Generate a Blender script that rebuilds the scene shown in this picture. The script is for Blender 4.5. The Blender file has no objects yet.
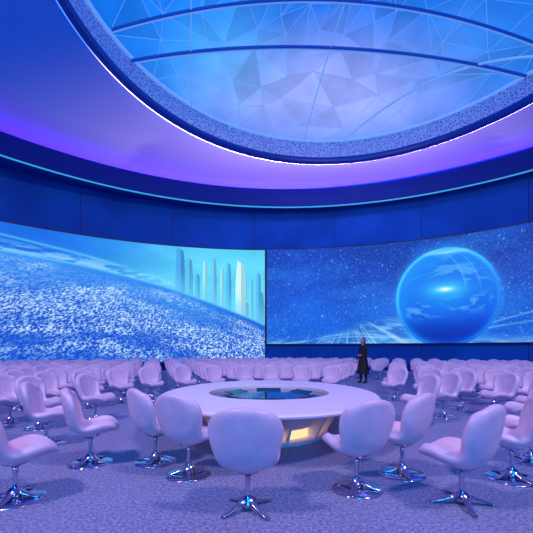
import bpy, bmesh, math, random
import numpy as np
from mathutils import Vector, Matrix
random.seed(4); RNG=np.random.RandomState(7)
sc=bpy.context.scene
try:
    sc.view_settings.view_transform='Standard'
    sc.view_settings.look='None'
except Exception as e: print(e)

def lin(c):
    c=np.asarray(c,dtype=float)/255.0
    return np.where(c<=0.04045,c/12.92,((c+0.055)/1.055)**2.4)
def L(r,g,b): 
    v=lin([r,g,b]); return (float(v[0]),float(v[1]),float(v[2]),1.0)

# ---------------------------------------------------------------- materials
def mat(name,col,rough=0.5,metal=0.0,emit=None,es=0.0,coat=0.0,sheen=0.0,spec=0.5):
    m=bpy.data.materials.new(name); m.use_nodes=True
    b=m.node_tree.nodes['Principled BSDF']
    b.inputs['Base Color'].default_value=col
    b.inputs['Roughness'].default_value=rough
    b.inputs['Metallic'].default_value=metal
    b.inputs['Coat Weight'].default_value=coat
    b.inputs['Sheen Weight'].default_value=sheen
    b.inputs['Specular IOR Level'].default_value=spec
    if emit: 
        b.inputs['Emission Color'].default_value=emit
        b.inputs['Emission Strength'].default_value=es
    return m
def add_noise(m,scale,c1,c2,bump=0.0,detail=4,coord='Object',lo=0.35,hi=0.65,bscale=None):
    nt=m.node_tree; b=nt.nodes['Principled BSDF']
    tc=nt.nodes.new('ShaderNodeTexCoord'); n=nt.nodes.new('ShaderNodeTexNoise')
    n.inputs['Scale'].default_value=scale; n.inputs['Detail'].default_value=detail
    r=nt.nodes.new('ShaderNodeValToRGB'); r.color_ramp.elements[0].position=lo; r.color_ramp.elements[1].position=hi
    r.color_ramp.elements[0].color=c1; r.color_ramp.elements[1].color=c2
    nt.links.new(tc.outputs[coord],n.inputs['Vector']); nt.links.new(n.outputs['Fac'],r.inputs['Fac'])
    nt.links.new(r.outputs['Color'],b.inputs['Base Color'])
    if bump:
        n2=nt.nodes.new('ShaderNodeTexNoise'); n2.inputs['Scale'].default_value=bscale or scale
        nt.links.new(tc.outputs[coord],n2.inputs['Vector'])
        bp=nt.nodes.new('ShaderNodeBump'); bp.inputs['Strength'].default_value=bump; bp.inputs['Distance'].default_value=0.02
        nt.links.new(n2.outputs['Fac'],bp.inputs['Height']); nt.links.new(bp.outputs['Normal'],b.inputs['Normal'])
    return m
def attr_emit(name,strength,base=(.004,.004,.006),rough=0.35):
    m=bpy.data.materials.new(name); m.use_nodes=True; nt=m.node_tree; b=nt.nodes['Principled BSDF']
    a=nt.nodes.new('ShaderNodeAttribute'); a.attribute_name='Col'
    b.inputs['Base Color'].default_value=tuple(base)+(1,)
    b.inputs['Roughness'].default_value=rough
    b.inputs['Specular IOR Level'].default_value=0.15
    nt.links.new(a.outputs['Color'],b.inputs['Emission Color']); b.inputs['Emission Strength'].default_value=strength
    return m

M_shell=mat('lavender_upholstery',L(222,200,224),0.36,sheen=0.1,spec=.45)
add_noise(M_shell,6,L(212,188,214),L(226,202,226),bump=0.03,bscale=400)
M_chrome=mat('polished_chrome',(0.60,0.63,0.76,1),0.16,1.0)
M_floor=mat('speckled_carpet',L(130,130,175),0.9,sheen=0.2,spec=.2)
def carpet():
    nt=M_floor.node_tree; b=nt.nodes['Principled BSDF']
    tc=nt.nodes.new('ShaderNodeTexCoord')
    n=nt.nodes.new('ShaderNodeTexNoise'); n.inputs['Scale'].default_value=38; n.inputs['Detail'].default_value=5; n.inputs['Roughness'].default_value=0.75
    r=nt.nodes.new('ShaderNodeValToRGB'); e=r.color_ramp.elements
    e[0].position=0.37; e[0].color=L(70,86,148); e[1].position=0.64; e[1].color=L(182,188,230)
    n2=nt.nodes.new('ShaderNodeTexNoise'); n2.inputs['Scale'].default_value=1.2; n2.inputs['Detail'].default_value=3
    mx=nt.nodes.new('ShaderNodeMixRGB'); mx.blend_type='MULTIPLY'; mx.inputs['Fac'].default_value=0.3
    nt.links.new(tc.outputs['Object'],n.inputs['Vector']); nt.links.new(tc.outputs['Object'],n2.inputs['Vector'])
    nt.links.new(n.outputs['Fac'],r.inputs['Fac']); nt.links.new(r.outputs['Color'],mx.inputs['Color1']); nt.links.new(n2.outputs['Fac'],mx.inputs['Color2'])
    nt.links.new(mx.outputs['Color'],b.inputs['Base Color'])
    bp=nt.nodes.new('ShaderNodeBump'); bp.inputs['Strength'].default_value=0.6; bp.inputs['Distance'].default_value=0.015
    nt.links.new(n.outputs['Fac'],bp.inputs['Height']); nt.links.new(bp.outputs['Normal'],b.inputs['Normal'])
carpet()
M_wall=mat('blue_wall_panel',L(2,84,190),0.5,spec=.12)
add_noise(M_wall,0.4,L(0,84,176),L(3,102,200))
M_seam=mat('dark_seam',L(2,26,90),0.6)
M_navy=mat('navy_fascia',L(2,46,130),0.5,spec=.15)
M_ceil=attr_emit('ceiling_painted_glow',1.0,base=(.09,.2,.45),rough=.8)  # plain ceiling; its glow is painted in as emission
M_soffit=mat('soffit_blue',L(4,66,160),0.6,spec=.15)
M_frame=mat('screen_frame',L(8,20,60),0.4)
M_rim=mat('rim_blue',L(6,60,160),0.35,0.2)
M_cyan=mat('cyan_led',L(40,140,180),0.5,emit=L(50,170,205),es=0.75)
M_screen=attr_emit('led_display',1.0)
M_strip=attr_emit('cove_led',1.0)
M_white=mat('white_lacquer',L(240,230,244),0.4,spec=.4)
M_glassdark=mat('black_glass',L(12,24,60),0.08,coat=0.5)
M_warm=mat('warm_led',L(255,200,120),0.5,emit=L(255,206,150),es=1.2)
M_mull=mat('light_mullion',L(150,190,240),0.3,0.2,emit=L(130,190,250),es=0.4)  # emission paints a bright highlight along the glass edges
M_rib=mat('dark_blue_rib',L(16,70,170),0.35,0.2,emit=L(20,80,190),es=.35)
M_lat=mat('silver_lattice',L(170,190,230),0.35,0.2)
def lattice():
    nt=M_lat.node_tree; b=nt.nodes['Principled BSDF']
    tc=nt.nodes.new('ShaderNodeTexCoord'); v=nt.nodes.new('ShaderNodeTexVoronoi'); v.feature='DISTANCE_TO_EDGE'; v.inputs['Scale'].default_value=8
    r=nt.nodes.new('ShaderNodeValToRGB'); e=r.color_ramp.elements
    e[0].position=0.04; e[0].color=L(205,222,250); e[1].position=0.25; e[1].color=L(100,140,215)
    nt.links.new(tc.outputs['Object'],v.inputs['Vector']); nt.links.new(v.outputs['Distance'],r.inputs['Fac']); nt.links.new(r.outputs['Color'],b.inputs['Base Color'])
    bp=nt.nodes.new('ShaderNodeBump'); bp.invert=True; bp.inputs['Strength'].default_value=.5; bp.inputs['Distance'].default_value=0.04
    nt.links.new(v.outputs['Distance'],bp.inputs['Height']); nt.links.new(bp.outputs['Normal'],b.inputs['Normal'])
lattice()

# ---------------------------------------------------------------- mesh helpers
def mesh_obj(name,verts,faces,mats,smooth=False,mi=None,parent=None):
    me=bpy.data.meshes.new(name); me.from_pydata([tuple(v) for v in verts],[],[tuple(f) for f in faces]); me.update()
    for m in (mats if isinstance(mats,list) else [mats]): me.materials.append(m)
    if mi is not None: me.polygons.foreach_set('material_index',mi)
    if smooth: me.polygons.foreach_set('use_smooth',[True]*len(me.polygons))
    ob=bpy.data.objects.new(name,me); sc.collection.objects.link(ob)
    if parent: ob.parent=parent
    return ob
def loft(loops,close_u=True,close_v=False):
    n=len(loops[0]); V=[p for l in loops for p in l]; F=[]
    m=len(loops)
    for i in range(m if close_v else m-1):
        a=i*n; b=((i+1)%m)*n
        for j in range(n if close_u else n-1):
            k=(j+1)%n
            F.append((a+j,a+k,b+k,b+j))
    return V,F
def circ(cx,cy,rx,z,n=160,ry=None,ph=0):
    ry=rx if ry is None else ry
    return [(cx+rx*math.cos(2*math.pi*i/n+ph),cy+ry*math.sin(2*math.pi*i/n+ph),z) for i in range(n)]
def setcol(ob,cols):
    a=ob.data.color_attributes.new('Col','FLOAT_COLOR','POINT')
    a.data.foreach_set('color',np.asarray(cols,dtype=np.float32).ravel())
def tube(pts,r,n=8,closed=False):
    P=[Vector(p) for p in pts]; loops=[]
    m=len(P)
    for i in range(m):
        if closed: t=(P[(i+1)%m]-P[i-1])
        else: t=P[min(i+1,m-1)]-P[max(i-1,0)]
        t.normalize(); up=Vector((0,0,1)) if abs(t.z)<0.95 else Vector((1,0,0))
        a=t.cross(up).normalized(); b=a.cross(t)
        rr=r[i] if isinstance(r,(list,tuple)) else r
        loops.append([tuple(P[i]+a*math.cos(2*math.pi*k/n)*rr+b*math.sin(2*math.pi*k/n)*rr) for k in range(n)])
    V,F=loft(loops,True,closed)
    if not closed:
        F.append(tuple(range(n-1,-1,-1))); F.append(tuple((m-1)*n+k for k in range(n)))
    return V,F
def merge(parts):
    V=[];F=[];MI=[]
    for (v,f,mi) in parts:
        o=len(V); V+=list(v); F+=[tuple(i+o for i in q) for q in f]; MI+=[mi]*len(f)
    return V,F,MI

# ---------------------------------------------------------------- room shell
WC=(0.3,2.5); WR=21.4          # wall circle
FC=(1.22,4.34); FR=18.57       # soffit / fascia circle
OC=(3.05,10.8); ORAD=9.2       # oculus
ZS=10.5; ZL=11.65; ZC=12.1; ZR=13.05

V,F=loft([circ(*WC,WR,0),circ(*WC,WR,15.6)]); mesh_obj('wall_round',V,F,M_wall,smooth=True)
V=circ(*WC,WR+.1,0)+circ(*WC,WR+.1,-0.15); n=160
F=[tuple(range(n))]+[(i,i+n,(i+1)%n+n,(i+1)%n) for i in range(n)]
mesh_obj('floor',V,F,M_floor)
parts=[]
for k in range(24):
    th=math.radians(90-(-31.5+14.25*k)); 
    ct,st=math.cos(th),math.sin(th); w=0.02
    r0,r1=WR-0.012,WR+0.03
    tx,ty=-st,ct
    pts=[]
    for z in (0,ZS):
        for (r,s) in ((r0,-w),(r0,w),(r1,w),(r1,-w)):
            pts.append((WC[0]+r*ct+tx*s,WC[1]+r*st+ty*s,z))
    parts.append((pts,[(0,1,5,4),(1,2,6,5),(2,3,7,6),(3,0,4,7)],0))
V,F,MI=merge(parts); mesh_obj('trim_1',V,F,M_seam)
V,F=loft([circ(*WC,WR-.1,0),circ(*WC,WR-.1,0.45),circ(*WC,WR,0.47)]); mesh_obj('baseboard_round',V,F,M_navy,smooth=False)

N=160
loops=[circ(*WC,WR+.02,ZS+.35,N),circ(*FC,FR+.25,ZS+.02,N),circ(*FC,FR,ZS,N),circ(*FC,FR,ZL,N),circ(*FC,FR+.06,ZL,N),circ(*FC,FR+.06,ZL-.25,N),circ(*FC,FR+.9,ZL-.25,N),circ(*FC,FR+.9,ZC,N)]
V,F=loft(loops); mi=[]
for i in range(len(loops)-1): mi+=[0 if i<1 else 1]*N
mesh_obj('ceiling_soffit',V,F,[M_soffit,M_navy],mi=mi)
V,F=loft([circ(*FC,FR-.02,ZS-.02,N),circ(*FC,FR-.02,ZS+.04,N),circ(*FC,FR+.05,ZS+.04,N),circ(*FC,FR+.05,ZS-.02,N)],True,True)
mesh_obj('trim_led_line',V,F,M_cyan)
# ceiling: cove and rim glow painted into the emission, varying by position
loops=[]; cols=[]
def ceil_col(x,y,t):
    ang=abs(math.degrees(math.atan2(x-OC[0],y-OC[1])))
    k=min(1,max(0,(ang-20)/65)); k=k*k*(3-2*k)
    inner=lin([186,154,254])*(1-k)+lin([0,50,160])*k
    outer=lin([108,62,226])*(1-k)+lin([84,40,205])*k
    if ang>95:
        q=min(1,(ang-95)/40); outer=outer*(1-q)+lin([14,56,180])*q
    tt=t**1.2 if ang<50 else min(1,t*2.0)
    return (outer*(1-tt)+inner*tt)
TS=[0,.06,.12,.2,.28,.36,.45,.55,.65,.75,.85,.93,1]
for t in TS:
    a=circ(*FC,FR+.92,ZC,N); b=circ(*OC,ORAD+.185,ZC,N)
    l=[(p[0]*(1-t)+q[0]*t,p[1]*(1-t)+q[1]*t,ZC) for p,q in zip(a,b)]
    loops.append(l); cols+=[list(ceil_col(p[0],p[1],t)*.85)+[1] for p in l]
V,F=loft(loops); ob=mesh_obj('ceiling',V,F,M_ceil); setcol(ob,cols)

def cove_col(x,y,c):
    ang=math.degrees(math.atan2(x-c[0],y-c[1]))
    a=abs(ang)
    far=lin([180,120,255]); side=lin([125,50,255]); back=lin([10,90,255])
    if a<45: t=a/45; col=far*(1-t)+side*t
    else: t=min(1,(a-50)/35) if a>50 else 0; col=side*(1-t)+back*t
    return col
n=N
lo=[circ(*FC,FR+.45,ZL-.20,n),circ(*FC,FR+.45,ZL-.10,n),circ(*FC,FR+.60,ZL-.10,n),circ(*FC,FR+.60,ZL-.20,n)]
V,F=loft(lo,True,True); ob=mesh_obj('cove_light_strip',V,F,M_strip)
setcol(ob,[list(cove_col(v[0],v[1],FC)*22)+[1] for v in V])

sky=bpy.data.objects.new('skylight_oculus',None); sc.collection.objects.link(sky)
rl=[circ(*OC,ORAD-.02,ZC+.05,N),circ(*OC,ORAD-.05,ZC-.26,N),circ(*OC,ORAD+.03,ZC-.30,N),circ(*OC,ORAD+.14,ZC-.29,N),circ(*OC,ORAD+.18,ZC-.24,N),circ(*OC,ORAD+.18,ZC+.02,N)]
V,F=loft(rl); mesh_obj('rim',V,F,M_rim,smooth=True,parent=sky)
lo=[circ(*OC,ORAD+.19,ZC-.25,n),circ(*OC,ORAD+.19,ZC-.21,n),circ(*OC,ORAD+.22,ZC-.21,n),circ(*OC,ORAD+.22,ZC-.25,n)]
V,F=loft(lo,True,True); ob=mesh_obj('light_strip',V,F,M_strip,parent=sky)
def rim_col(x,y):
    ang=abs(math.degrees(math.atan2(x-OC[0],y-OC[1]))); t=min(1,max(0,(ang-15)/65)); t=t**.5
    return lin([215,175,255])*(1-t)*60+lin([60,120,255])*t*2
setcol(ob,[list(rim_col(v[0],v[1]))+[1] for v in V])
V,F=loft([circ(*OC,ORAD-.01,ZC-.02,N),circ(*OC,ORAD-.01,ZR,N)]); mesh_obj('lattice_band',V,F,M_lat,smooth=True,parent=sky)
V,F=loft([circ(*OC,ORAD,ZR-.08,N),circ(*OC,ORAD-.12,ZR-.08,N),circ(*OC,ORAD-.12,ZR+.03,N)]); mesh_obj('inner_ring',V,F,M_mull,parent=sky)

DR=ORAD+.02; DH=1.7
def dome_z(x,y):
    r2=((x-OC[0])**2+(y-OC[1])**2)/DR**2
    return ZR+DH*max(0,1-r2)
bm=bmesh.new(); rings=[]
NR=8;
for i in range(NR+1):
    r=DR*i/NR; k=1 if i==0 else 24
    ring=[]
    for j in range(k):
        jr=0 if i in(0,NR) else random.uniform(-.42,.42)*DR/NR
        ja=0 if i in(0,NR) else random.uniform(-.4,.4)*2*math.pi/24
        a=2*math.pi*(j+.5*(i%2))/24+ja
        x=OC[0]+(r+jr)*math.cos(a); y=OC[1]+(r+jr)*math.sin(a)
        ring.append(bm.verts.new((x,y,dome_z(x,y)+(0 if i in (0,NR) else random.uniform(-.12,.12)))))
    rings.append(ring)
for j in range(24): bm.faces.new((rings[0][0],rings[1][j],rings[1][(j+1)%24]))
for i in range(1,NR):
    A,B=rings[i],rings[i+1]
    for j in range(24):
        k=(j+1)%24
        if i%2==0:
            bm.faces.new((A[j],B[j],A[k])); bm.faces.new((A[k],B[j],B[k]))
        else:
            bm.faces.new((A[j],B[j],B[k])); bm.faces.new((A[j],B[k],A[k]))
me=bpy.data.meshes.new('glass'); bm.to_mesh(me)
wire=me.copy()
cl=bm.loops.layers.float_color.new('Col')
for f in bm.faces:
    fac=random.uniform(.86,1.14)
    for l in f.loops:
        c=l.vert.co; u=(c.x-OC[0])/DR; v=(c.y-OC[1])/DR
        t=max(0,min(1,1.2-math.hypot((u+.0)/.85,(v-.72)/.38)))
        t=t*t*(3-2*t)
        col=lin([16,112,232])*(1-t)+lin([150,166,252])*t
        e=math.exp(-(((u+.55)/.25)**2+((v-.5)/.2)**2)); col=col*(1-.5*e)+lin([90,200,254])*.5*e
        e=math.exp(-(((u-.6)/.3)**2+((v-.45)/.2)**2)); col=col*(1-.4*e)+lin([80,160,252])*.4*e
        col=col*fac
        l[cl]=(col[0],col[1],col[2],1)
bm.to_mesh(me); bm.free()
M_glass=attr_emit('skylight_backlit_glass',1.0,base=(.01,.01,.015),rough=0.12)
nt=M_glass.node_tree; b=nt.nodes['Principled BSDF']; at=[x for x in nt.nodes if x.type=='ATTRIBUTE'][0]
nz=nt.nodes.new('ShaderNodeTexNoise'); nz.inputs['Scale'].default_value=0.55; nz.inputs['Detail'].default_value=5
tc=nt.nodes.new('ShaderNodeTexCoord'); mp=nt.nodes.new('ShaderNodeMapRange'); mp.inputs['From Min'].default_value=.3; mp.inputs['From Max'].default_value=.7; mp.inputs['To Min'].default_value=.84; mp.inputs['To Max'].default_value=1.2
mx=nt.nodes.new('ShaderNodeVectorMath'); mx.operation='SCALE'
nt.links.new(tc.outputs['Object'],nz.inputs['Vector']); nt.links.new(nz.outputs['Fac'],mp.inputs['Value']); nt.links.new(at.outputs['Color'],mx.inputs[0]); nt.links.new(mp.outputs['Result'],mx.inputs['Scale']); nt.links.new(mx.outputs['Vector'],b.inputs['Emission Color'])
me.materials.append(M_glass); ob=bpy.data.objects.new('glass',me); sc.collection.objects.link(ob); ob.parent=sky
wire.materials.clear(); wire.materials.append(M_mull)
ow=bpy.data.objects.new('mullions',wire); sc.collection.objects.link(ow); ow.parent=sky
md=ow.modifiers.new('w','WIREFRAME'); md.thickness=0.022; md.offset=0
ow.location.z=-0.03
parts=[]
def rib(fn,r,mi=0,dz=.18):
    pts=[]
    for i in range(81):
        x,y=fn(i/80)
        if math.hypot(x-OC[0],y-OC[1])<=DR-.05: pts.append((x,y,dome_z(x,y)-dz))
    V,F=tube(pts,r,8); parts.append((V,F,mi))
rib(lambda t:(OC[0]-9.4+18.8*t, 14.1+.6*math.sin(math.pi*t)+.9*t),.06)
rib(lambda t:(OC[0]-9.4+18.8*t, 14.21+.6*math.sin(math.pi*t)+.9*t),.03,1)
rib(lambda t:(OC[0]-9.4+18.8*t, 12.9-.1*math.sin(math.pi*t)+1.1*t),.05)
rib(lambda t:(OC[0]-9.4+18.8*t, 13.0-.1*math.sin(math.pi*t)+1.1*t),.025,1)
rib(lambda t:(OC[0]+1.0+7.5*t, OC[1]+9.2-6.0*t-1.0*math.sin(math.pi*t)),.05,1)
rib(lambda t:(OC[0]-6.8+3.5*t, OC[1]+7.0-17*t),.03,1)
rib(lambda t:(OC[0]-1+2.5*t, OC[1]+9.2-18*t),.03,1)
V,F,MI=merge(parts); mesh_obj('ribs',V,F,[M_rib,M_mull],smooth=True,mi=MI,parent=sky)

# ---------------------------------------------------------------- video walls
G=RNG.rand(512,512)
def vn(x,y):
    xi=np.floor(x).astype(int); yi=np.floor(y).astype(int); fx=x-xi; fy=y-yi
    fx=fx*fx*(3-2*fx); fy=fy*fy*(3-2*fy)
    g=lambda a,b:G[a%512,b%512]
    return (g(xi,yi)*(1-fx)+g(xi+1,yi)*fx)*(1-fy)+(g(xi,yi+1)*(1-fx)+g(xi+1,yi+1)*fx)*fy
def fbm(x,y,o=4):
    s=0;a=.5;t=0
    for i in range(o): s=s+a*vn(x*2**i+i*17,y*2**i+i*31); t+=a; a*=.5
    return s/t
def sm(a,b,x): 
    t=np.clip((x-a)/(b-a),0,1); return t*t*(3-2*t)
def mix(c1,c2,t): 
    return np.asarray(c1)*(1-t[...,None])+np.asarray(c2)*t[...,None]
def paint_left(A,Z):
    z=Z-1.3
    xs=[-30,-15.5,-11.8,-9,-6.4,-3.4,-.4,3]; ys=[4.9,5.2,4.95,4.5,3.9,2.9,1.7,0]
    px=np.linspace(-30,3,200); py=np.interp(px,xs,ys); ker=np.ones(15)/15; py2=np.convolve(np.pad(py,7,mode='edge'),ker,'valid')
    zh=np.interp(A,px,py2)
    sky=mix([12,110,232],[96,216,252],sm(-15,-4,A+ (z-5)*-.6))
    sky=sky+((fbm(A*.4,z*1.1,3)-.5)*30)[...,None]
    coast=sm(.8,.1,z-zh)*sm(-3,-7,A)*sm(.4,.6,fbm(A*1.2,z*6,4))
    sky=mix(sky,[170,226,255],coast*.7)
    line=np.exp(-((z-zh-.75+.05*(A+15))/.07)**2)*sm(-7,-11,A); sky=mix(sky,[120,215,250],line*.6)
    for (a,w,t,b,c) in ((-1.75,.6,3.2,1.8,[90,196,240]),(-.75,.3,3.9,1.6,[84,188,238]),(-6.0,.30,6.45,3.6,[66,162,228]),(-5.45,.26,5.9,3.6,[84,186,238]),(-4.9,.16,4.9,3.4,[74,174,232]),(-4.4,.17,5.75,3.2,[150,226,250]),(-3.85,.21,6.0,3,[104,200,243]),(-3.3,.13,5.3,2.8,[150,226,250]),(-2.85,.18,5.7,2.6,[80,184,238]),(-2.05,.34,5.75,2.2,[196,242,252]),(-1.35,.16,4.7,2,[116,208,246]),(-.85,.18,5.1,1.8,[84,186,238])):
        hh=np.clip((z-b)/(t-b),0,1)
        ww=w*(1-.35*hh**4)
        top=t-(A-a)*.6
        k=((np.abs(A-a)<ww)&(z<top)&(z>zh-.1)).astype(float)
        strip=1+.05*np.sin(A*45)
        shade=np.where(A>a+.1*w,.86,1.05)*strip
        cc=np.asarray(c)*shade[...,None]; cc=mix(cc,[110,212,250],.6*sm(1.6,0,z-zh))
        sky=np.where(k[...,None]>0,cc,sky)
    d=np.clip(zh-z,0,9)
    q=np.sqrt(d+.05)
    n1=vn(A*17/(.55+.3*q)+d*2,d*34/(.6+.45*q)); n2=RNG.rand(*A.shape); n3=fbm(A*.35+d*.5,d*1.3,4); n4=vn(A*6+5,d*12)
    sp=np.clip(sm(.38,.8,n1)*.85+(n2>.7)*.45*sm(.2,.8,n4)+.2*(n2-.5),0,1)
    base=mix([32,130,240],[10,74,208],sm(0,3.6,d))
    base=mix(base,[4,58,200],sm(-6,-1,A)*.6)
    br=(.42+.85*sm(.3,.7,n3))*sm(0,.6,d)*(1-.4*sm(3.8,5.8,d))
    sea=mix(base,[196,232,255],np.clip(sp*br,0,1))
    edge=np.exp(-(d/.12)**2)
    sea=mix(sea,[110,212,255],edge*.8)
    k=(z<zh)
    return np.where(k[...,None],sea,sky)
def paint_right(A,Z):
    z=Z-1.3
    base=mix([20,92,214],[10,62,178],sm(1,6,z))
    base=base*(.82+.35*fbm(A*.35,z*.4,4))[...,None]
    base=mix(base,[30,116,236],(sm(.45,.8,fbm(A*.3+9,z*.8,4)))*.5)
    st=vn(A*14,z*14); st2=RNG.rand(*A.shape)
    base=mix(base,[150,204,255],sm(.84,.95,st)*.6)
    base=mix(base,[120,190,255],(st2>.93)*.45)
    for k,(h,c,w) in enumerate(((1.9,.055,.05),(1.3,.035,.05))):
        zz=.35+h*np.exp(-((A-17)/ (5.5+k))**2)+.6*h*np.exp(-((A-5.4)/3.2)**2)*.6
        base=mix(base,[150,215,255],np.exp(-((z-zz)/w)**2)*.55*sm(.3,.6,fbm(A*.7,z,3)))
    zz=.8+1.35*np.exp(-((A-7.6)/3.0)**2)
    low=sm(.25,-.9,z-zz)*(.25+.75*sm(.35,.7,fbm(A*1.1+z*2,z*5,4)))
    base=mix(base,[120,196,255],low*.9)
    ang=np.arctan2(z-2.5,A-5.2); ray=sm(.62,.95,vn(ang*34,ang*0))*sm(.1,1.1,zz+.3-z)
    base=mix(base,[190,230,255],ray*.6)
    p=(A-10.85)/2.80; q=(z-3.12)/2.96; r=np.sqrt(p*p+q*q)
    base=mix(base,[70,170,255],np.exp(-((np.clip(r-1,0,9))/.06))*.45)
    g=mix([6,84,232],[20,140,250],sm(.35,1.0,r*(.8+.3*q-.15*p)))
    g=mix(g,[30,160,252],np.exp(-((p/.75)**2+((q-.15)/.5)**2))*.8)
    g=mix(g,[4,40,160],sm(-.25,-.8,q)*.75*sm(1.02,.8,r))
    sx=p/np.sqrt(np.clip(1-.7*r*r,.1,1)); sy=q/np.sqrt(np.clip(1-.7*r*r,.1,1))
    refl=fbm(sx*2.2+3,sy*7+2,4)
    g=mix(g,[120,200,255],sm(.48,.68,refl)*.5*sm(.97,.7,r)*sm(-.1,.3,q)*sm(-.2,.3,p+.3))
    g=mix(g,[140,214,255],sm(.45,.65,fbm(sx*5,sy*12+11,4))*.5*np.exp(-((q+.2-.12*p)/.16)**2)*sm(.97,.7,r))
    for cc in (.42,.8):
        g=mix(g,[110,205,255],np.exp(-((sx-cc+.25*sy*sy)/.025)**2)*.45*sm(.97,.8,r)*sm(0.05,.3,q))
    g=mix(g,[60,170,255],np.exp(-((sy-.62-.1*sx)/.03)**2)*.4*sm(.97,.8,r))
    g=mix(g,[70,205,255],sm(.9,.97,r)*sm(1.0,.98,r)*(.25+.65*sm(-.3,.7,q-.5*p)))
    g=mix(g,[60,210,255],.9*np.exp(-(((p-.0)/.36)**2+((q-.16)/.13)**2)))
    g=mix(g,[235,255,255],np.exp(-(((p-.0)/.15)**2+((q-.16)/.045)**2)))
    g=mix(g,[170,236,255],.8*np.exp(-(((p)/.42)**2+((q-.90)/.04)**2)))
    k=sm(.992,1.008,r)
    return g*(1-k[...,None])+base*k[...,None]
def video_wall(a0,a1,z0,z1,rad,paint,content,nu,nv):
    root=bpy.data.objects.new('curved_video_screen',None); sc.collection.objects.link(root)
    A=np.linspace(a0,a1,nu); Z=np.linspace(z0,z1,nv)
    AA,ZZ=np.meshgrid(A,Z)
    th=AA/21.4
    X=WC[0]+rad*np.sin(th); Y=WC[1]+rad*np.cos(th)
    V=np.stack([X,Y,ZZ],-1).reshape(-1,3)
    idx=np.arange(nu*nv).reshape(nv,nu)
    Fq=np.stack([idx[:-1,:-1],idx[:-1,1:],idx[1:,1:],idx[1:,:-1]],-1).reshape(-1,4)
    me=bpy.data.meshes.new(content); me.from_pydata(V.tolist(),[],Fq.tolist()); me.materials.append(M_screen)
    ob=bpy.data.objects.new(content,me); sc.collection.objects.link(ob); ob.parent=root
    C=np.clip(paint(AA,ZZ),0,255); C=lin(C).reshape(-1,3); C=np.concatenate([C,np.ones((len(C),1))],1)
    setcol(ob,C)
    lo=[]
    for a in np.linspace(a0-.06,a1+.06,60):
        t=a/21.4; s,c=math.sin(t),math.cos(t)
        f=lambda r,z:(WC[0]+r*s,WC[1]+r*c,z)
        lo.append([f(rad-.02,z0-.06),f(rad-.02,z0),f(rad+.02,z0),f(rad+.02,z1),f(rad-.02,z1),f(rad-.02,z1+.06),f(21.38,z1+.06),f(21.38,z0-.06)])
    V,F=loft(lo,True); F.append(tuple(range(7,-1,-1))); F.append(tuple((59)*8+k for k in range(8)))
    mesh_obj('cabinet',V,F,M_frame,parent=root)
video_wall(-23,-.42,.55,7.9,21.0,paint_left,'display',1050,360)
video_wall(-.28,22.5,1.72,8.0,21.15,paint_right,'display',900,260)

# ---------------------------------------------------------------- chair
def chair_parts(level,base='disc'):
    prof=[(.27,.39),(.23,.415),(.12,.395),(-.02,.37),(-.13,.375),(-.205,.43),(-.24,.55),(-.265,.68),(-.285,.79),(-.295,.88)]
    hw=[.12,.20,.24,.24,.225,.22,.252,.28,.268,.18]
    nu=9; V=[];F=[]
    for i,(y,z) in enumerate(prof):
        for j in range(nu):
            t=-1+2*j/(nu-1); at=abs(t)
            xx=hw[i]*math.sin(t*math.pi/2*.92)/math.sin(math.pi/2*.92)
            seatw=max(0,min(1,(5.5-i)/3)) ; backw=1-seatw
            lift=.11*at**2.2*(seatw if i>0 else .3)*(1 if i>1 else .6)
            fwd=.11*at**2.0*backw
            V.append((xx,y+fwd,z+lift+(.04*at*at*backw if i<6 else -(.0,.015,.05,.09)[i-6]*at**2)))
    for i in range(len(prof)-1):
        for j in range(nu-1):
            a=i*nu+j; F.append((a,a+1,a+nu+1,a+nu))
    ob=mesh_obj('tmp',V,F,M_shell,smooth=True)
    m=ob.modifiers.new('s','SOLIDIFY'); m.thickness=.095; m.offset=0
    m=ob.modifiers.new('u','SUBSURF'); m.levels=level; m.render_levels=level
    dg=bpy.context.evaluated_depsgraph_get(); me=bpy.data.meshes.new_from_object(ob.evaluated_get(dg))
    shell=([tuple(v.co) for v in me.vertices],[tuple(p.vertices) for p in me.polygons],0)
    bpy.data.objects.remove(ob)
    nn=16 if level>1 else 8
    P=[shell]
    pr=[(.001,.37),(.13,.355),(.10,.315),(.045,.295),(.024,.27),(.020,.20),(.022,.13),(.034,.085),(.055,.06),(.06,.03),(.001,.03)]
    Vv,Ff=loft([circ(0,-.03,r,z,nn) for r,z in pr]); P.append((Vv,Ff,1))
    for k in range(4):
        a=math.pi/4+k*math.pi/2; c,s=math.cos(a),math.sin(a)
        sec=[(.03,.085,.032,.022),(.10,.055,.028,.014),(.18,.03,.026,.010),(.235,.016,.024,.008),(.26,.011,.014,.006)]
        if base=='disc': sec=[(.03,.085,.045,.022),(.08,.055,.035,.014),(.15,.032,.028,.010),(.205,.022,.022,.007),(.22,.018,.014,.004)]
        lo=[]
        for (r,z,w,h) in sec:
            cx,cy=r*c,-.03+r*s
            lo.append([(cx-s*w*math.cos(2*math.pi*q/8),cy+c*w*math.cos(2*math.pi*q/8),z+h*math.sin(2*math.pi*q/8)) for q in range(8)])
        Vv,Ff=loft(lo); Ff=Ff+[tuple(range(8)),tuple(32+q for q in range(7,-1,-1))]; P.append((Vv,Ff,1))
        if base!='disc':
            Vv,Ff=loft([circ(.245*c,-.03+.245*s,.018,0,8),circ(.245*c,-.03+.245*s,.018,.012,8)]); P.append((Vv,Ff+[tuple(range(7,-1,-1)),tuple(range(8,16))],1))
    if base=='disc':
        nd=40 if level>1 else 14
        pr=[(.001,.028),(.10,.024),(.19,.018),(.232,.012),(.240,.006),(.238,.0),(.001,.0)]
        Vv,Ff=loft([circ(0,-.03,r,z,nd) for r,z in pr]); P.append((Vv,Ff,1))
    return merge(P)
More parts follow.
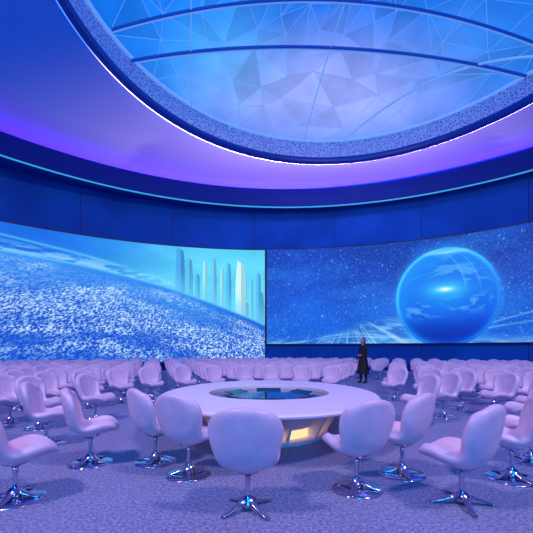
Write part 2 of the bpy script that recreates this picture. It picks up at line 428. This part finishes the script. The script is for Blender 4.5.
def chair_mesh(h):
    m_=bpy.data.meshes.new('lounge_chair'); m_.from_pydata(h[0],[],h[1]); m_.materials.append(M_shell); m_.materials.append(M_chrome)
    m_.polygons.foreach_set('material_index',h[2]); m_.polygons.foreach_set('use_smooth',[True]*len(h[1])); return m_
me_disc=chair_mesh(chair_parts(2,'disc')); me_star=chair_mesh(chair_parts(2,'star')); lo_=chair_parts(1,'disc')
T=(0.05,5.8)
placed=[]
def face(x,y,tx=T[0],ty=T[1],extra=0): return math.atan2(-(tx-x),ty-y)+math.radians(extra)
manual=[(-2.17,3.12,-5,0),(-2.0,4.10,-15,0),(-1.27,4.15,-10,0),(-.80,3.74,-5,0),(-.15,2.93,0,1),(.83,3.35,5,0),(1.40,3.74,10,0),(1.63,3.02,8,1),(2.45,3.60,15,0),(3.05,4.15,10,0),(-3.75,5.9,-10,0),(-3.1,6.5,0,0),(-3.0,4.9,0,0),(3.9,5.3,0,0),(2.7,6.3,0,0),(3.4,6.9,0,0)]
for (x,y,e,st) in manual:
    ob=bpy.data.objects.new('lounge_chair',me_star if st else me_disc); sc.collection.objects.link(ob)
    ob.location=(x,y,0); ob.rotation_euler=(0,0,face(x,y,extra=e)); placed.append((x,y))
PERS=(3.80,14.0)
hv=np.array(lo_[0])
for ri,R in enumerate([4.6,5.8,7.0,8.3,9.6,10.9,12.2,13.5,14.7]):
    cnt=int(2*math.pi*R/.84); Vs=[];Fs=[];MI=[]
    for k in range(cnt):
        a=2*math.pi*(k+.5*(ri%2))/cnt+.03; d=(a+math.pi)%(2*math.pi)-math.pi
        x=T[0]+R*math.sin(d); y=T[1]+R*math.cos(d)
        if y<1.0 or abs(math.degrees(d))>118: continue
        if math.hypot(x-WC[0],y-WC[1])>19.9: continue
        if math.hypot(x-PERS[0],y-PERS[1])<.75: continue
        if 7<y<14.6 and abs(x-y*.2714)<.5: continue     # radial aisle where the woman stands
        if any(math.hypot(x-p,y-q)<.8 for p,q in placed): continue
        if y<3.4 and abs(x)<3.6: continue
        x+=random.uniform(-.04,.04); y+=random.uniform(-.04,.04)
        th=face(x,y,extra=random.uniform(-14,14)); c,s=math.cos(th),math.sin(th)
        P=hv.copy(); P[:,0]=hv[:,0]*c-hv[:,1]*s+x; P[:,1]=hv[:,0]*s+hv[:,1]*c+y
        o=len(Vs)*len(hv); Vs.append(P); MI+=lo_[2]
        Fs.append([tuple(i+o for i in q) for q in lo_[1]])
    if not Vs: continue
    mesh_obj('lounge_chair_row',np.concatenate(Vs).tolist(),[q for f in Fs for q in f],[M_shell,M_chrome],smooth=True,mi=MI)

# ---------------------------------------------------------------- table
root=bpy.data.objects.new('conference_table',None); sc.collection.objects.link(root)
tc_=(0.04,5.85)
sec=[(.97,.99,.53),(.97,.99,.612),(.985,1.0,.62),(1.65,2.13,.62),(1.685,2.165,.613),(1.70,2.18,.60),(1.695,2.175,.58),(1.64,2.12,.562),(1.1,1.4,.52),(1.0,1.06,.51)]
V,F=loft([circ(*tc_,a,z,128,ry=b) for a,b,z in sec],True,True)
mesh_obj('ring_top',V,F,M_white,smooth=False,parent=root)
V=circ(*tc_,.98,.56,96,ry=1.0)+circ(*tc_,.98,.53,96,ry=1.0); mesh_obj('glass_inset',V,[tuple(range(96))]+[(i,i+96,(i+1)%96+96,(i+1)%96) for i in range(96)],M_glassdark,parent=root)
parts=[]
for k in range(6):
    a=math.radians(-60+k*60); c,s=math.cos(a),math.sin(a); w=.22
    cx,cy=tc_[0]+.62*s,tc_[1]+.62*c; tx,ty=c,-s
    pts=[(cx-tx*w-s*.08,cy-ty*w-c*.08,.563),(cx+tx*w-s*.08,cy+ty*w-c*.08,.563),(cx+tx*w+s*.1,cy+ty*w+c*.1,.60),(cx-tx*w+s*.1,cy-ty*w+c*.1,.60)]
    pts+=[(p[0],p[1],p[2]-.02) for p in pts]
    parts.append((pts,[(0,1,2,3),(4,7,6,5),(0,4,5,1),(1,5,6,2),(2,6,7,3),(3,7,4,0)],0))
V,F,MI=merge(parts); mesh_obj('inset_monitor',V,F,mat('monitor_glow',L(10,20,40),.2,emit=L(24,70,150),es=.35),parent=root)
V,F=loft([circ(*tc_,a,z,96,ry=b) for a,b,z in ((.001,.001,.05),(.92,1.10,.05),(.95,1.14,.04),(.95,1.14,.0))]); mesh_obj('plinth',V,F,M_white,parent=root)
V,F=loft([circ(*tc_,a,z,96,ry=b) for a,b,z in ((.80,.96,.05),(.80,.96,.17))]); mesh_obj('warm_light_band',V,F,M_warm,parent=root)
V,F=loft([circ(*tc_,a,z,96,ry=b) for a,b,z in ((.78,.94,.17),(.84,1.0,.19),(.86,1.04,.53))]); mesh_obj('drum',V,F,M_white,parent=root)
parts=[]
for k in range(12):
    a=2*math.pi*(k+.5)/12; c,s=math.cos(a),math.sin(a); w=.02
    pts=[]
    for (r1,r2,z) in ((.78,.93,.04),(.80,1.22,.535)):
        for (r,sg) in ((r1,-1),(r2,-1),(r2,1),(r1,1)):
            pts.append((tc_[0]+r*c-s*w*sg,tc_[1]+r*1.19*s+c*w*sg,z))
    parts.append((pts,[(0,1,2,3),(4,7,6,5),(0,4,5,1),(1,5,6,2),(2,6,7,3),(3,7,4,0)],0))
V,F,MI=merge(parts); mesh_obj('support_fin',V,F,M_white,parent=root)

# ---------------------------------------------------------------- person
woman=bpy.data.objects.new('standing_woman',None); sc.collection.objects.link(woman)
M_black=mat('black_clothes',L(22,20,34),.7); M_skin=mat('skin',L(214,150,140),.5); M_hair=mat('auburn_hair',L(96,38,40),.5); add_noise(M_hair,30,L(90,30,34),L(140,60,56)); M_lip=mat('lips',L(170,70,80),.4); M_eye=mat('eye',L(20,16,20),.2); M_shoe=mat('black_shoe',L(12,12,18),.3)
def skin(name,vs,es,rs,m,lv=2):
    me=bpy.data.meshes.new(name); me.from_pydata(vs,es,[]); ob=bpy.data.objects.new(name,me); sc.collection.objects.link(ob)
    md=ob.modifiers.new('sk','SKIN'); sv=me.skin_vertices[0].data
    for i,r in enumerate(rs): sv[i].radius=(r if isinstance(r,tuple) else (r,r))
    sv[0].use_root=True
    s=ob.modifiers.new('ss','SUBSURF'); s.levels=lv; s.render_levels=lv
    me.materials.append(m)
    dg=bpy.context.evaluated_depsgraph_get(); m2=bpy.data.meshes.new_from_object(ob.evaluated_get(dg)); m2.polygons.foreach_set('use_smooth',[True]*len(m2.polygons))
    bpy.data.objects.remove(ob); o=bpy.data.objects.new(name,m2); sc.collection.objects.link(o); o.parent=woman; 
    if not m2.materials: m2.materials.append(m)
    return o
vs=[(0,0,.93),(0,.0,1.05),(0,.01,1.2),(0,.0,1.34),(0,-.01,1.43),(0,0,1.50),
    (.09,0,.88),(.10,.02,.49),(.105,-.01,.10),(.11,.10,.05),
    (-.09,0,.88),(-.10,-.03,.49),(-.11,-.08,.10),(-.115,.03,.05),
    (.15,-.01,1.39),(.21,-.02,1.13),(.19,.10,.93),
    (-.15,-.01,1.39),(-.22,-.01,1.13),(-.12,.17,1.08)]
es=[(0,1),(1,2),(2,3),(3,4),(4,5),(0,6),(6,7),(7,8),(8,9),(0,10),(10,11),(11,12),(12,13),(4,14),(14,15),(15,16),(4,17),(17,18),(18,19)]
rs=[(.155,.115),(.12,.095),(.135,.105),(.14,.10),(.10,.07),(.045,.045),(.095,.095),(.062,.065),(.042,.045),(.04,.03),(.095,.095),(.062,.065),(.042,.045),(.04,.03),(.058,.055),(.042,.042),(.03,.03),(.058,.055),(.042,.042),(.03,.03)]
skin('body_clothes',vs,es,rs,M_black)
lo=[]
for z,a,b in ((1.22,.155,.125),(1.05,.15,.125),(.9,.185,.15),(.7,.21,.18),(.5,.235,.21),(.36,.25,.225)):
    lo.append([(a*math.cos(t)*(1+.03*math.cos(7*t)),-.01+b*math.sin(t)*(1+.05*math.cos(7*t)),z) for t in [2*math.pi*i/32 for i in range(32)]])
V,F=loft(lo); mesh_obj('coat',V,F,M_black,smooth=True,parent=woman)
skin('neck',[(0,0,1.46),(0,.005,1.52),(0,.012,1.57)],[(0,1),(1,2)],[.05,.047,.05],M_skin)
for nm,(x,y,z),d,c in (('hand_r',(.19,.10,.93),(-.02,.25,-.95),1),('hand_l',(-.12,.17,1.08),(.75,.6,.1),-1)):
    D=Vector(d).normalized(); S=Vector((0,1,0)) if nm=='hand_r' else Vector((0,0,1)); S=(S-D*S.dot(D)).normalized(); Nn=D.cross(S)
    o=Vector((x,y,z)); vs=[o,o+D*.04,o+D*.085]; es=[(0,1),(1,2)]; rs=[(.026,.02),(.036,.018),(.036,.016)]
    skin(nm,[tuple(v) for v in vs],es,rs,M_skin)
    for k,ln in enumerate((.066,.075,.07,.055)):
        b=o+D*.08+S*(.03-.02*k); p=[b,b+D*ln*.45,b+D*ln*.8+Nn*.012*c,b+D*ln*.95+Nn*.03*c]
        skin('finger',[tuple(v) for v in p],[(0,1),(1,2),(2,3)],[.0095,.009,.008,.007],M_skin,1)
    b=o+D*.03+S*.03; p=[b,b+D*.03+S*.022,b+D*.06+S*.03]
    skin('thumb',[tuple(v) for v in p],[(0,1),(1,2)],[.012,.010,.008],M_skin,1)
def sph(name,c,s,m,n=24,fn=None):
    bm=bmesh.new(); bmesh.ops.create_uvsphere(bm,u_segments=n,v_segments=n//2+4,radius=1)
    for v in bm.verts:
        p=v.co.copy()
        if fn: p=fn(p)
        v.co=Vector((c[0]+p.x*s[0],c[1]+p.y*s[1],c[2]+p.z*s[2]))
    me=bpy.data.meshes.new(name); bm.to_mesh(me); bm.free(); me.materials.append(m); me.polygons.foreach_set('use_smooth',[True]*len(me.polygons))
    o=bpy.data.objects.new(name,me); sc.collection.objects.link(o); o.parent=woman; return o
def headfn(p):
    k=1-.28*max(0,-p.z)**1.5; q=Vector((p.x*k,p.y*(1-.12*max(0,-p.z)),p.z))
    if p.y>.6: 
        nose=math.exp(-((p.x/.16)**2))*math.exp(-(((p.z+.1)/.22)**2)); q.y+=.22*nose
        q.y-=.06*(math.exp(-(((abs(p.x)-.35)/.15)**2))*math.exp(-(((p.z-.08)/.12)**2)))
    return q
HC=(0,.02,1.645)
sph('head',HC,(.072,.092,.115),M_skin,40,headfn)
for s in (-1,1):
    sph('eye',(s*.027,.02+.078,1.652),(.013,.008,.007),M_eye,10)
    sph('brow',(s*.028,.02+.083,1.672),(.017,.005,.0035),M_hair,8)
    sph('ear',(s*.072,.015,1.64),(.01,.018,.028),M_skin,10)
sph('mouth',(0,.02+.082,1.592),(.022,.008,.007),M_lip,10)
def hairfn(p):
    q=p.copy()
    if p.y>.1 and p.z<.45: q.y=.1+(p.y-.1)*.25
    if p.z<-.05: q.z=-.05+(p.z+.05)*2.7; q.x*=1.12
    q.x*=1+.03*math.sin(14*p.z+5*p.x)
    return q
sph('hair',(0,-.012,1.665),(.088,.098,.112),M_hair,36,hairfn)
for s in (-1,1):
    sph('shoe',(s*.11,(.06 if s>0 else -.01),.035),(.045,.125,.035),M_shoe,14)
woman.location=(PERS[0],PERS[1],0); woman.rotation_euler=(0,0,math.radians(120))

# ---------------------------------------------------------------- lights
def area(name,loc,tgt,size,power,col):
    l=bpy.data.lights.new(name,'AREA'); l.shape='DISK'; l.size=size; l.energy=power; l.color=col
    o=bpy.data.objects.new(name,l); sc.collection.objects.link(o); o.location=loc
    o.rotation_euler=(Vector(tgt)-Vector(loc)).to_track_quat('-Z','Y').to_euler()
area('fill_light_pink',(-6,-1,11.3),(-1.5,6,0),1.6,760,(1.0,.68,.86))  # pair of added, out-of-view pink fills for the chairs; no fixtures
area('fill_light_pink',(7,-1,11.3),(2,8,0),1.6,760,(1.0,.68,.86))
area('fill_light_blue',(0,-13,6),(0,20,10),5,1200,(.0,.45,1.0))  # added blue fill behind the camera, tints the walls; no fixture
w=bpy.data.worlds.new('World'); sc.world=w; w.use_nodes=True
w.node_tree.nodes['Background'].inputs[0].default_value=(.05,.12,.5,1); w.node_tree.nodes['Background'].inputs[1].default_value=.3

cam=bpy.data.cameras.new('camera'); co=bpy.data.objects.new('camera',cam); sc.collection.objects.link(co)
cam.sensor_width=36; cam.lens=36*355/533; cam.shift_y=(350-266.5)/533
co.location=(0,0,1.3); co.rotation_euler=(math.pi/2,0,0); cam.clip_end=200
sc.camera=co
